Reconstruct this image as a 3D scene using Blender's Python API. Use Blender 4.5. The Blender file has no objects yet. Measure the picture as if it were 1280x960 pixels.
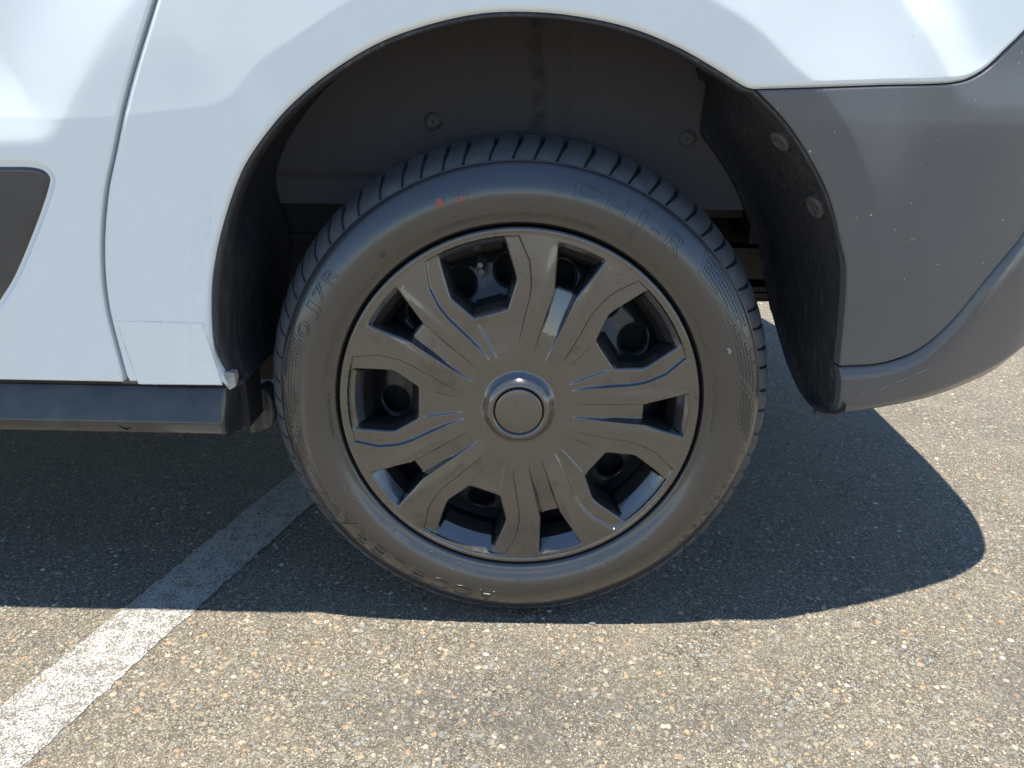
import bpy, bmesh, math, random
import numpy as np
from mathutils import Matrix, Vector
from mathutils.geometry import delaunay_2d_cdt

# ------------------------------------------------------------------ camera, sky, sun, exposure
scene = bpy.context.scene
D = {   # outlines measured in metres: (along the van, height), or (radius, degrees) on the tyre
    'paintdots': [[0.2664, 110.2], [0.2634, 105.5], [0.2609, 18.4]],
    'arch_white': [[-0.3563, 0.3407], [-0.3657, 0.3763], [-0.3638, 0.427], [-0.3556, 0.4756], [-0.3407, 0.5222], [-0.3172, 0.5756], [-0.299, 0.6072], [-0.2656, 0.6469], [-0.2425, 0.6687], [-0.2079, 0.6948], [-0.1517, 0.7266], [-0.0982, 0.7451], [-0.0449, 0.756], [0.0025, 0.7581], [0.05, 0.7549], [0.1061, 0.7446], [0.1576, 0.7266], [0.2021, 0.7045], [0.2309, 0.6895], [0.24, 0.6881]],
    'arch_bump': [[0.2401, 0.6873], [0.2769, 0.6549], [0.3108, 0.6154], [0.3376, 0.5765], [0.3598, 0.5311], [0.3721, 0.5059], [0.3805, 0.477], [0.3901, 0.4268], [0.3991, 0.3739]],
    'arch_low': [[0.3995, 0.3718], [0.4097, 0.3086]],
    'crease': [[-0.5528, 0.6504], [-0.4704, 0.6499], [-0.382, 0.6574], [-0.3139, 0.6694], [-0.2741, 0.7062], [-0.2367, 0.7292], [-0.1759, 0.7659]],
    'crease_r': [[0.1873, 0.7699], [0.2347, 0.7444], [0.2728, 0.7129], [0.3043, 0.6905], [0.3371, 0.6556], [0.3606, 0.6211], [0.3816, 0.5886], [0.4031, 0.5328], [0.4109, 0.5147], [0.4251, 0.4653]],
    'c2': [[0.3843, 0.774], [0.4224, 0.7408], [0.4553, 0.7013], [0.4691, 0.6879], [0.4824, 0.6792], [0.5098, 0.6736], [0.5694, 0.6757]],
    'seam': [[0.2419, 0.6882], [0.3079, 0.691], [0.3724, 0.6938], [0.4594, 0.6974], [0.4854, 0.7018], [0.5098, 0.7127], [0.5331, 0.7316], [0.5471, 0.7432]],
    'seam2': [[0.3993, 0.3728], [0.4694, 0.3751], [0.5148, 0.3892], [0.5554, 0.4232], [0.5928, 0.4721], [0.6337, 0.5195]],
    'bottom': [[0.4099, 0.3075], [0.4837, 0.3114], [0.5924, 0.3173], [0.7502, 0.3145]],
    'fold': [[0.4086, 0.3206], [0.5878, 0.3315], [0.7223, 0.3646]],
    'swage': [[-0.3875, 0.7655], [-0.4118, 0.7428], [-0.4374, 0.7142], [-0.4682, 0.6744], [-0.4856, 0.6499], [-0.4966, 0.6374], [-0.5133, 0.6281], [-0.5312, 0.6262], [-0.571, 0.6248]],
    'trim': [[-0.5649, 0.6011], [-0.5303, 0.6007], [-0.518, 0.5967], [-0.5131, 0.5883], [-0.5167, 0.5771], [-0.5794, 0.4767], [-0.6062, 0.4446]],
    'gap': [[-0.3709, 0.7644], [-0.4123, 0.6806], [-0.4411, 0.612], [-0.4565, 0.5745], [-0.4748, 0.5083], [-0.4831, 0.4458], [-0.4814, 0.3805], [-0.479, 0.3384]],
    'film': [[-0.4735, 0.4242], [-0.373, 0.4229], [-0.3608, 0.3438], [-0.4633, 0.3431]],
    'film2': [[-0.359, 0.5707], [-0.3416, 0.5753], [-0.3497, 0.5221], [-0.362, 0.4756], [-0.3676, 0.427], [-0.362, 0.3554], [-0.3931, 0.3549], [-0.3787, 0.4753]],
    'clipA': [[-0.1272, 0.6422], [0.2286, 0.6238]],
    'line': [[-0.5994, -0.1837], [-0.5359, 0.019], [-0.4293, 0.392], [-0.5218, -0.264], [-0.4477, 0.0111], [-0.3653, 0.2904]],
    'cam': {"loc": [0.002, -0.9, 0.6814], "r": [0.999778, 0.016789, 0.012719], "u": [-0.017772, 0.348294, 0.937217], "f": [-0.011305, 0.937235, -0.348516]},
    'comb_one': [[0.2892, 161.4], [0.277, 162.3], [0.2697, 163.7], [0.2786, 169.8], [0.2792, 174.2], [0.2707, 176.8], [0.275, -179.0], [0.2899, -171.3], [0.2906, -176.8], [0.2869, 174.4], [0.2924, 172.2], [0.2913, 166.8]],
    'comb_two': [[0.2703, -176.4], [0.2698, -161.6], [0.2738, -156.6], [0.2865, -145.0], [0.2925, -148.0], [0.2939, -158.2], [0.2908, -166.3], [0.2877, -169.0]],
    'comb_three': [[0.2716, -157.5], [0.2729, -151.5], [0.2689, -148.7], [0.2839, -144.9], [0.2821, -150.2]],
    'comb_four': [[0.2901, 42.7], [0.2922, 37.9], [0.2909, 30.2], [0.2894, 19.3], [0.2816, 25.4], [0.2726, 34.6], [0.2702, 40.3]],
    'comb_five': [[0.2675, 31.7], [0.2745, 24.5], [0.2835, 18.9], [0.2914, 13.0], [0.2907, 11.8], [0.2885, 4.5], [0.2675, 12.1], [0.2677, 12.4], [0.2683, 19.9]],
    'comb_six': [[0.2684, 9.3], [0.2828, 4.1], [0.2892, -0.2], [0.2877, -7.5], [0.2763, -4.1], [0.2673, 2.2]],
}
cam_data = bpy.data.cameras.new('camera')
cam_data.sensor_fit = 'HORIZONTAL'; cam_data.sensor_width = 36.0; cam_data.lens = 36.0 * 980.0 / 1280.0
cam_data.clip_start = .02; cam_data.clip_end = 2000
camera = bpy.data.objects.new('camera', cam_data)
scene.collection.objects.link(camera)
_r, _u, _f, _l = (Vector(D['cam'][k]) for k in ('r', 'u', 'f', 'loc'))
M = Matrix(((_r.x, _u.x, -_f.x, _l.x), (_r.y, _u.y, -_f.y, _l.y), (_r.z, _u.z, -_f.z, _l.z), (0, 0, 0, 1)))
camera.matrix_world = M
scene.camera = camera

SUN_DIR = Vector((0.0, -0.062, 1.0)).normalized()
world = bpy.data.worlds.new('World'); scene.world = world; world.use_nodes = True
wn = world.node_tree.nodes; wn.clear()
sky = wn.new('ShaderNodeTexSky'); sky.sky_type = 'NISHITA'; sky.sun_disc = False
sky.sun_elevation = math.asin(SUN_DIR.z); sky.sun_rotation = math.pi
sky.air_density = 1.0; sky.dust_density = 0.0; sky.ozone_density = 3.0; sky.altitude = 200
bg = wn.new('ShaderNodeBackground'); bg.inputs['Strength'].default_value = 0.10
wo = wn.new('ShaderNodeOutputWorld')
world.node_tree.links.new(sky.outputs[0], bg.inputs[0]); world.node_tree.links.new(bg.outputs[0], wo.inputs[0])
sl = bpy.data.lights.new('sun', 'SUN'); sl.energy = 5.0; sl.angle = math.radians(0.53); sl.color = (1.0, .93, .82)
sun = bpy.data.objects.new('sun', sl); scene.collection.objects.link(sun)
sun.rotation_euler = SUN_DIR.to_track_quat('Z', 'Y').to_euler(); sun.location = (0, 0, 5)
vs = scene.view_settings
vs.view_transform = 'Standard'; vs.look = 'None'; vs.gamma = 1.0; vs.exposure = 1.0; vs.use_curve_mapping = False

rng = np.random.default_rng(7)
random.seed(7)
WC = .315            # wheel centre height
COL = scene.collection

# ------------------------------------------------------------------ materials
def nt_new(name):
    m = bpy.data.materials.new(name); m.use_nodes = True
    t = m.node_tree; t.nodes.clear()
    out = t.nodes.new('ShaderNodeOutputMaterial'); b = t.nodes.new('ShaderNodeBsdfPrincipled')
    t.links.new(b.outputs[0], out.inputs[0])
    return m, t, b
class N:
    """tiny node helper"""
    def __init__(s, t): s.t = t
    def n(s, typ, **kw):
        x = s.t.nodes.new(typ)
        for k, v in kw.items():
            if k.startswith('i_'):
                key = k[2:]; key = int(key) if key.isdigit() else key.replace('_', ' ')
                s.set(x.inputs[key], v)
            else: setattr(x, k, v)
        return x
    def set(s, inp, v):
        if isinstance(v, bpy.types.NodeSocket): s.t.links.new(v, inp)
        elif isinstance(v, bpy.types.Node): s.t.links.new(v.outputs[0], inp)
        else: inp.default_value = v
    def pos(s): return s.n('ShaderNodeTexCoord').outputs['Object']
    def noise(s, vec, scale, detail=3, rough=.55, dist=0):
        x = s.n('ShaderNodeTexNoise', i_Scale=scale, i_Detail=detail, i_Roughness=rough, i_Distortion=dist); s.set(x.inputs['Vector'], vec); return x.outputs['Fac']
    def voro(s, vec, scale, feat='F1', rnd=1.0):
        x = s.n('ShaderNodeTexVoronoi', feature=feat, i_Scale=scale, i_Randomness=rnd); s.set(x.inputs['Vector'], vec); return x
    def ramp(s, fac, stops, interp='LINEAR'):
        x = s.n('ShaderNodeValToRGB'); x.color_ramp.interpolation = interp
        e = x.color_ramp.elements
        while len(e) > 1: e.remove(e[-1])
        e[0].position = stops[0][0]; e[0].color = col(stops[0][1])
        for p, c in stops[1:]:
            q = e.new(p); q.color = col(c)
        s.set(x.inputs[0], fac); return x.outputs[0]
    def mix(s, fac, a, b, blend='MIX'):
        x = s.n('ShaderNodeMix', data_type='RGBA', blend_type=blend)
        s.set(x.inputs[0], fac); s.set(x.inputs[6], col(a) if isinstance(a, (tuple, float)) else a); s.set(x.inputs[7], col(b) if isinstance(b, (tuple, float)) else b)
        return x.outputs[2]
    def math(s, op, a, b=0.0, c=0.0):
        x = s.n('ShaderNodeMath', operation=op); s.set(x.inputs[0], a); s.set(x.inputs[1], b); s.set(x.inputs[2], c); return x.outputs[0]
    def maprange(s, v, a, b, c, d):
        x = s.n('ShaderNodeMapRange'); s.set(x.inputs[0], v)
        for i, q in enumerate((a, b, c, d)): x.inputs[i + 1].default_value = q
        return x.outputs[0]
    def bump(s, h, strength, dist, nrm=None):
        x = s.n('ShaderNodeBump', i_Strength=strength, i_Distance=dist); s.set(x.inputs['Height'], h)
        if nrm is not None: s.set(x.inputs['Normal'], nrm)
        return x.outputs[0]
def col(c):
    if isinstance(c, (int, float)): return (c, c, c, 1)
    return (*c, 1) if len(c) == 3 else c

def asphalt_nodes(h):
    """colour and height of worn asphalt; everything in metres of the ground itself"""
    p = h.pos()
    wob = h.n('ShaderNodeTexNoise', i_Scale=90.0, i_Detail=2.0); h.set(wob.inputs['Vector'], p)
    pv = h.n('ShaderNodeVectorMath', operation='MULTIPLY_ADD'); h.set(pv.inputs[0], wob.outputs['Color']); pv.inputs[1].default_value = (.006, .006, 0); h.set(pv.inputs[2], p)
    pw = pv.outputs[0]
    big = h.voro(pw, 118.0); sml = h.voro(pw, 400.0); fin = h.voro(p, 900.0)
    cb = h.n('ShaderNodeSeparateColor'); h.set(cb.inputs[0], big.outputs['Color'])
    cs = h.n('ShaderNodeSeparateColor'); h.set(cs.inputs[0], sml.outputs['Color'])
    cf = h.n('ShaderNodeSeparateColor'); h.set(cf.inputs[0], fin.outputs['Color'])
    stones = [(0, (.15, .145, .135)), (.22, (.21, .19, .155)), (.42, (.27, .235, .18)), (.58, (.17, .175, .17)), (.70, (.33, .29, .22)), (.78, (.36, .245, .16)), (.87, (.23, .25, .24)), (.94, (.40, .36, .29)), (.985, (.62, .59, .52))]
    csml = h.ramp(cs.outputs[0], [(0, (.085, .075, .062)), (.25, (.16, .14, .11)), (.5, (.25, .228, .18)), (.72, (.19, .19, .18)), (.86, (.33, .295, .225)), (.965, (.50, .48, .42))], 'CONSTANT')
    cfin = h.ramp(cf.outputs[1], [(0, (.06, .052, .042)), (.3, (.17, .15, .115)), (.65, (.26, .23, .18)), (.9, (.42, .38, .31))], 'CONSTANT')
    base = h.mix(h.math('GREATER_THAN', cs.outputs[2], .42), cfin, csml)
    cbig = h.ramp(cb.outputs[0], stones, 'CONSTANT')
    isbig = h.math('MULTIPLY', h.math('LESS_THAN', big.outputs['Distance'], .42), h.math('GREATER_THAN', cb.outputs[1], .60))
    c = h.mix(isbig, base, cbig)
    # bitumen in the gaps between the grains
    gap = h.maprange(sml.outputs['Distance'], .42, .75, 0, .75)
    c = h.mix(h.math('MULTIPLY', gap, h.math('SUBTRACT', 1.0, isbig)), c, (.05, .045, .04))
    # old oil stains and dust, large scale
    st = h.noise(p, 2.1, 4, .6); st2 = h.noise(p, 9.0, 4, .6)
    c = h.mix(h.maprange(st2, .35, .7, 0, .30), c, (.24, .205, .155))
    vc = h.n('ShaderNodeTexVoronoi', feature='DISTANCE_TO_EDGE', i_Scale=5.5); cw = h.n('ShaderNodeTexNoise', i_Scale=22.0, i_Detail=4.0); h.set(cw.inputs['Vector'], p)
    cv = h.n('ShaderNodeVectorMath', operation='MULTIPLY_ADD'); h.set(cv.inputs[0], cw.outputs['Color']); cv.inputs[1].default_value = (.12, .12, 0); h.set(cv.inputs[2], p); h.set(vc.inputs['Vector'], cv.outputs[0])
    crack = h.math('MULTIPLY', h.maprange(vc.outputs['Distance'], .001, .006, 1, 0), h.maprange(h.noise(p, 6, 2), .56, .62, 0, .7))
    c = h.mix(crack, c, (.03, .028, .025))
    stain = h.math('MULTIPLY', h.maprange(st, .56, .70, 0, 1), h.maprange(st2, .35, .65, 0, .55))
    c = h.mix(stain, c, (.05, .052, .055))
    # one oily patch in front of the wheel
    for (sx, sy, kx, ky, amt) in ((-.06, -.175, 5.0, 16.0, .6), (.24, -.175, 8, 18, .42), (.12, -.11, 9, 22, .2)):
        mp = h.n('ShaderNodeVectorMath', operation='SUBTRACT'); h.set(mp.inputs[0], p); mp.inputs[1].default_value = (sx, sy, 0)
        ms = h.n('ShaderNodeVectorMath', operation='MULTIPLY'); h.set(ms.inputs[0], mp.outputs[0]); ms.inputs[1].default_value = (kx, ky, 0)
        ln = h.n('ShaderNodeVectorMath', operation='LENGTH'); h.set(ln.inputs[0], ms.outputs[0])
        f = h.math('MULTIPLY', h.maprange(ln.outputs['Value'], .35, 1.2, 1, 0), h.maprange(h.noise(p, 55, 3), .35, .62, 0, amt))
        c = h.mix(f, c, (.06, .062, .062))
    gm = h.n('ShaderNodeGamma', i_Gamma=1.10); h.set(gm.inputs['Color'], c)
    c = h.mix(1.0, gm.outputs[0], (1.40, 1.41, 1.39), 'MULTIPLY')
    hb = h.math('MULTIPLY', h.maprange(big.outputs['Distance'], 0, .6, 1, 0), h.math('MULTIPLY', isbig, .8))
    hs = h.maprange(sml.outputs['Distance'], 0, .8, 1, 0)
    hs2 = h.math('MULTIPLY', hs, h.math('ADD', .35, cs.outputs[1]))
    hf = h.math('MULTIPLY', h.maprange(fin.outputs['Distance'], 0, .8, 1, 0), .25)
    hh = h.math('ADD', h.math('ADD', hb, hs2), hf)
    return c, hh

def mat_asphalt():
    m, t, b = nt_new('worn_asphalt'); h = N(t)
    c, hh = asphalt_nodes(h)
    h.set(b.inputs['Base Color'], c); b.inputs['Roughness'].default_value = .72
    h.set(b.inputs['Normal'], h.bump(hh, 1.0, .0022))
    return m
def mat_line():
    m, t, b = nt_new('worn_line_paint'); h = N(t)
    c, hh = asphalt_nodes(h); p = h.pos()
    w = h.math('ADD', h.math('MULTIPLY', h.noise(p, 480, 4, .8), .78), h.math('MULTIPLY', h.noise(p, 38, 4, .7), .22))
    wear = h.maprange(w, .495, .545, 0, 1)
    grime = h.maprange(h.noise(p, 14, 4, .6), .3, .75, 0, .5)
    paint = h.mix(grime, (.56, .56, .53), (.42, .41, .39))
    dark = h.mix(.45, c, (.12, .11, .10))
    h.set(b.inputs['Base Color'], h.mix(wear, paint, dark)); b.inputs['Roughness'].default_value = .7
    h.set(b.inputs['Normal'], h.bump(h.math('ADD', hh, h.math('MULTIPLY', h.math('SUBTRACT', 1, wear), .5)), 1.0, .0012))
    return m
def mat_stone():
    m, t, b = nt_new('loose_stone'); h = N(t)
    a = h.n('ShaderNodeAttribute', attribute_name='tone')
    c = h.ramp(a.outputs['Fac'], [(0, (.16, .15, .14)), (.2, (.23, .205, .16)), (.4, (.19, .19, .185)), (.55, (.30, .255, .185)), (.68, (.35, .225, .14)), (.76, (.25, .26, .25)), (.86, (.42, .38, .30)), (.94, (.40, .30, .15)), (.975, (.56, .54, .48))], 'CONSTANT')
    n = h.noise(h.pos(), 900, 3)
    h.set(b.inputs['Base Color'], h.mix(1.0, h.mix(h.maprange(n, .3, .7, 0, .5), c, (.2, .18, .15)), (.90, .91, .90), 'MULTIPLY'))
    b.inputs['Roughness'].default_value = .65; h.set(b.inputs['Normal'], h.bump(n, .6, .0006))
    return m
def mat_paint(name, base=(.88, .94, .95), rough=.5):
    m, t, b = nt_new(name); h = N(t); p = h.pos()
    dust = h.noise(p, 12, 5, .65); spk = h.voro(p, 130)
    c = h.mix(h.maprange(dust, .4, .8, 0, .10), base, (.72, .70, .66))
    sp = h.math('MULTIPLY', h.math('LESS_THAN', spk.outputs['Distance'], .055), h.math('GREATER_THAN', h.n('ShaderNodeSeparateColor', i_0=spk.outputs['Color']).outputs[0], .94))
    c = h.mix(sp, c, (.25, .22, .18))
    h.set(b.inputs['Base Color'], c); b.inputs['Roughness'].default_value = rough
    b.inputs['Coat Weight'].default_value = 1.0; b.inputs['Coat Roughness'].default_value = .035; b.inputs['Coat IOR'].default_value = 1.5
    b.inputs['Specular IOR Level'].default_value = .3
    pn = h.bump(h.noise(p, 260, 2), .05, .0003)
    h.set(b.inputs['Coat Normal'], pn)
    return m
def mat_rubber():
    m, t, b = nt_new('tyre_rubber'); h = N(t); p = h.pos()
    n1 = h.noise(p, 14, 5, .6); n2 = h.noise(p, 420, 3, .6)
    h.set(b.inputs['Base Color'], h.mix(h.maprange(n1, .35, .75, 0, .55), (.014, .014, .0155), (.026, .025, .023)))
    h.set(b.inputs['Roughness'], h.math('ADD', .33, h.math('MULTIPLY', n1, .16)))
    b.inputs['Specular IOR Level'].default_value = .5; b.inputs['Coat Weight'].default_value = 1.0; b.inputs['Coat IOR'].default_value = 1.72; b.inputs['Coat Roughness'].default_value = .20
    v = h.voro(p, 95)
    nub = h.math('MULTIPLY', h.math('LESS_THAN', v.outputs['Distance'], .06), h.math('GREATER_THAN', h.n('ShaderNodeSeparateColor', i_0=v.outputs['Color']).outputs[1], .93))
    h.set(b.inputs['Normal'], h.bump(h.math('ADD', h.math('MULTIPLY', n2, .5), nub), .35, .0006))
    return m
def mat_tread():
    m, t, b = nt_new('tread_rubber'); h = N(t); p = h.pos()
    n1 = h.noise(p, 30, 5, .65); n2 = h.noise(p, 600, 3, .6)
    c = h.mix(h.maprange(n1, .4, .7, 0, .8), (.062, .066, .074), (.105, .107, .11))
    v = h.voro(p, 210)
    dot = h.math('MULTIPLY', h.math('LESS_THAN', v.outputs['Distance'], .12), h.math('GREATER_THAN', h.n('ShaderNodeSeparateColor', i_0=v.outputs['Color']).outputs[1], .85))
    h.set(b.inputs['Base Color'], h.mix(dot, c, (.17, .16, .14))); b.inputs['Roughness'].default_value = .58
    h.set(b.inputs['Normal'], h.bump(n2, .3, .0005))
    return m
def mat_cover():
    m, t, b = nt_new('satin_graphite_plastic'); h = N(t); p = h.pos()
    n = h.noise(p, 7, 5, .6, .6); fl = h.noise(p, 1500, 2); sm = h.noise(p, 26, 4, .6, 1.2)
    smudge = h.maprange(sm, .54, .70, 0, 1)
    c = h.mix(smudge, (.110, .106, .102), (.080, .077, .073))
    h.set(b.inputs['Base Color'], c)
    b.inputs['Metallic'].default_value = .72
    h.set(b.inputs['Roughness'], h.math('ADD', h.maprange(n, .3, .7, .15, .24), h.math('MULTIPLY', smudge, .10)))
    b.inputs['Coat Weight'].default_value = 1.0; b.inputs['Coat Roughness'].default_value = .065; b.inputs['Coat IOR'].default_value = 1.7
    h.set(b.inputs['Normal'], h.bump(fl, .10, .0002))
    h.set(b.inputs['Coat Normal'], h.bump(h.noise(p, 330, 2), .12, .0003))
    return m
def mat_plain(name, c, rough, bump=None, metallic=0.0, spec=.5, c2=None, nscale=20.0, speck=0.0):
    m, t, b = nt_new(name); h = N(t); p = h.pos()
    n = h.noise(p, nscale, 5, .6)
    cc = h.mix(h.maprange(n, .35, .7, 0, 1), c, c2 or tuple(x * .8 for x in c))
    if speck:
        v = h.voro(p, 75); k = h.n('ShaderNodeSeparateColor', i_0=v.outputs['Color'])
        d = h.math('MULTIPLY', h.math('LESS_THAN', v.outputs['Distance'], h.math('MULTIPLY', k.outputs[0], .10)), h.math('GREATER_THAN', k.outputs[1], 1 - speck))
        cc = h.mix(d, cc, (.5, .48, .44))
    h.set(b.inputs['Base Color'], cc); b.inputs['Roughness'].default_value = rough
    b.inputs['Metallic'].default_value = metallic; b.inputs['Specular IOR Level'].default_value = spec
    if bump: h.set(b.inputs['Normal'], h.bump(h.noise(p, bump[0], 3, .6), bump[1], bump[2]))
    return m
def mat_liner(c1=(.105, .100, .112), c2=(.15, .145, .15), sk=.5, rg=.8):
    m, t, b = nt_new('fibrous_arch_liner'); h = N(t); p = h.pos()
    ms = h.n('ShaderNodeVectorMath', operation='MULTIPLY'); h.set(ms.inputs[0], p); ms.inputs[1].default_value = (60, 60, 2.5)
    streak = h.noise(ms.outputs[0], 3, 5, .65); n = h.noise(p, 500, 4, .7); g = h.noise(p, 9, 5, .6)
    c = h.mix(h.math('MULTIPLY', h.maprange(streak, .50, .85, 0, sk), h.maprange(g, .35, .7, .15, 1)), c1, c2)
    c = h.mix(h.maprange(n, .62, .78, 0, .5), c, (.12, .115, .105))
    sx = h.n('ShaderNodeSeparateXYZ'); h.set(sx.inputs[0], p)
    wv = h.math('ADD', sx.outputs[0], h.math('MULTIPLY', h.noise(p, 30, 4), .03))
    stn = h.math('MULTIPLY', h.maprange(h.math('ABSOLUTE', h.math('SUBTRACT', wv, .033)), .004, .014, 1, 0), h.maprange(h.noise(p, 60, 4, .7), .35, .6, 0, .65))
    c = h.mix(stn, c, (.03, .03, .032))
    h.set(b.inputs['Base Color'], c); b.inputs['Roughness'].default_value = rg
    h.set(b.inputs['Normal'], h.bump(n, .5, .001))
    return m
def mat_scuff():
    m, t, b = nt_new('polished_scuff'); h = N(t); p = h.pos()
    b.inputs['Base Color'].default_value = (.95, .96, .97, 1); b.inputs['Roughness'].default_value = .25
    n = h.noise(p, 26, 5, .6)
    h.set(b.inputs['Alpha'], h.maprange(n,   .40, .66, .03, .38))
    return m
MT = dict(asphalt=mat_asphalt(), line=mat_line(), stone=mat_stone(), white=mat_paint('white_car_paint'), rubber=mat_rubber(), tread=mat_tread(),
          cover=mat_cover(), liner=mat_liner(), barrel=mat_liner((.038, .038, .042), (.20, .195, .188), 1.0, .55), scuff=mat_scuff(),
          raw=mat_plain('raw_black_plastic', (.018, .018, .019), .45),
          film=mat_paint('clear_protective_film', (.90, .95, .945), .3),
          bumper=mat_plain('dark_grey_bumper_plastic', (.122, .127, .133), .32, (500, .25, .0004), spec=.6, c2=(.112, .115, .118), nscale=6, speck=.32),
          bumper_low=mat_plain('dark_grey_smooth_plastic', (.108, .109, .114), .18, (700, .08, .0003), spec=.55, c2=(.115, .112, .108), nscale=8, speck=.06),
          trim=mat_plain('satin_dark_trim', (.082, .079, .078), .33, (400, .12, .0003), spec=.5),
          sill=mat_plain('smooth_black_sill', (.028, .029, .031), .10, (40, .04, .0006), spec=.7, c2=(.06, .058, .055), nscale=30),
          steel=mat_plain('black_painted_steel', (.022, .024, .028), .32, None, spec=.6, nscale=40),
          dark=mat_plain('black_underbody', (.02, .02, .021), .8),
          chassis=mat_plain('dusty_chassis', (.04, .036, .032), .7, (300, .3, .0008), c2=(.07, .06, .05)),
          seal=mat_plain('grey_seal_rubber', (.10, .115, .125), .5),
          clip=mat_plain('black_clip_plastic', (.05, .051, .054), .45, c2=(.09, .087, .085)),
          clip_dusty=mat_plain('dusty_clip_plastic', (.10, .097, .092), .6, c2=(.055, .054, .052), nscale=120),
          red=mat_plain('faded_red_paint', (.42, .12, .085), .7, c2=(.20, .08, .06), nscale=500),
          chip=mat_plain('pale_scuffed_rubber', (.33, .31, .27), .8),
          brass=mat_plain('dull_valve_metal', (.16, .155, .15), .4, metallic=.8),
          glass=mat_plain('tinted_glass', (.01, .012, .013), .03, spec=.8),
          dirt=mat_plain('edge_dirt', (.50, .50, .48), .8, c2=(.72, .73, .72), nscale=120),
          bracket=mat_plain('flaking_primer', (.55, .54, .50), .6, c2=(.16, .15, .13), nscale=90))

# ------------------------------------------------------------------ object helpers
def link(name, me, mat, parent=None, mats=None):
    for mm in (mats or [mat]): me.materials.append(mm)
    o = bpy.data.objects.new(name, me); COL.objects.link(o)
    if parent is not None: o.parent = parent
    return o
def mesh_obj(name, V, F, mat, parent=None, smooth=True, angle=35, mats=None, mi=None):
    me = bpy.data.meshes.new(name)
    me.from_pydata([tuple(map(float, v)) for v in V], [], [tuple(int(i) for i in f) for f in F]); me.update()
    if mi is not None: me.polygons.foreach_set('material_index', mi)
    if smooth:
        me.polygons.foreach_set('use_smooth', [True] * len(me.polygons))
        me.set_sharp_from_angle(angle=math.radians(angle))
    return link(name, me, mat, parent, mats)
class MB:
    def __init__(s): s.V = []; s.F = []
    def add(s, V, F):
        k = len(s.V); s.V += [tuple(v) for v in V]; s.F += [tuple(i + k for i in f) for f in F]
    def box(s, x0, x1, y0, y1, z0, z1):
        s.add([(x0, y0, z0), (x1, y0, z0), (x1, y1, z0), (x0, y1, z0), (x0, y0, z1), (x1, y0, z1), (x1, y1, z1), (x0, y1, z1)],
              [(0, 3, 2, 1), (4, 5, 6, 7), (0, 1, 5, 4), (1, 2, 6, 5), (2, 3, 7, 6), (3, 0, 4, 7)])
    def lathe(s, prof, c, axis, n=24, ref=None):
        """prof: (radius, height along axis)"""
        a = Vector(axis).normalized(); u = a.orthogonal().normalized(); w = a.cross(u); c = Vector(c)
        V = []; F = []
        for r, hgt in prof:
            for i in range(n):
                t = 2 * math.pi * i / n; V.append(c + a * hgt + (u * math.cos(t) + w * math.sin(t)) * r)
        for j in range(len(prof) - 1):
            for i in range(n):
                k = (i + 1) % n; F.append((j * n + i, j * n + k, (j + 1) * n + k, (j + 1) * n + i))
        if prof[-1][0] > 1e-6: F.append(tuple((len(prof) - 1) * n + i for i in range(n)))
        s.add(V, F)
    def build(s, name, mat, parent=None, smooth=True, angle=35): return mesh_obj(name, s.V, s.F, mat, parent, smooth, angle)

def spline(P, n=8):
    P = np.array(P, float); P = np.vstack([2 * P[0] - P[1], P, 2 * P[-1] - P[-2]]); o = []
    for i in range(1, len(P) - 2):
        a, b, c, d = P[i - 1:i + 3]; t = [0.]
        for q, w in ((a, b), (b, c), (c, d)): t.append(t[-1] + max(np.linalg.norm(w - q), 1e-9) ** .5)
        for s in np.linspace(t[1], t[2], n, endpoint=False):
            A1 = (t[1]-s)/(t[1]-t[0])*a+(s-t[0])/(t[1]-t[0])*b; A2 = (t[2]-s)/(t[2]-t[1])*b+(s-t[1])/(t[2]-t[1])*c; A3 = (t[3]-s)/(t[3]-t[2])*c+(s-t[2])/(t[3]-t[2])*d
            B1 = (t[2]-s)/(t[2]-t[0])*A1+(s-t[0])/(t[2]-t[0])*A2; B2 = (t[3]-s)/(t[3]-t[1])*A2+(s-t[1])/(t[3]-t[1])*A3
            o.append((t[2]-s)/(t[2]-t[1])*B1+(s-t[1])/(t[2]-t[1])*B2)
    o.append(P[-2]); return np.array(o)
def densify(P, step, closed=True):
    P = np.array(P, float); o = []
    m = len(P) if closed else len(P) - 1
    for i in range(m):
        a, b = P[i], P[(i + 1) % len(P)]; k = max(1, int(math.ceil(np.linalg.norm(b - a) / step)))
        for j in range(k): o.append(a + (b - a) * j / k)
    if not closed: o.append(P[-1])
    o = np.array(o); keep = [0]
    for i in range(1, len(o)):
        if np.linalg.norm(o[i] - o[keep[-1]]) > 1e-5: keep.append(i)
    return o[keep]
def seg_dist(Q, P, closed=True, signed=False):
    """distance from points Q (n,2) to polyline P; signed: positive on the left side of the line"""
    Q = np.asarray(Q, float); P = np.asarray(P, float)
    A = P if closed else P[:-1]; B = np.roll(P, -1, 0) if closed else P[1:]
    best = np.full(len(Q), 1e9); sg = np.ones(len(Q))
    AB = B - A; L2 = (AB ** 2).sum(1) + 1e-18
    for k0 in range(0, len(Q), 4000):
        q = Q[k0:k0 + 4000, None, :]
        t = np.clip(((q - A) * AB).sum(2) / L2, 0, 1)
        d = q - (A + t[..., None] * AB); dd = (d ** 2).sum(2)
        i = dd.argmin(1); best[k0:k0 + 4000] = np.sqrt(dd[np.arange(len(i)), i])
        if signed:
            ii = np.arange(len(i)); cr = AB[i, 0] * d[ii, i, 1] - AB[i, 1] * d[ii, i, 0]; sg[k0:k0 + 4000] = np.where(cr >= 0, 1, -1)
    return best * sg if signed else best
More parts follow.
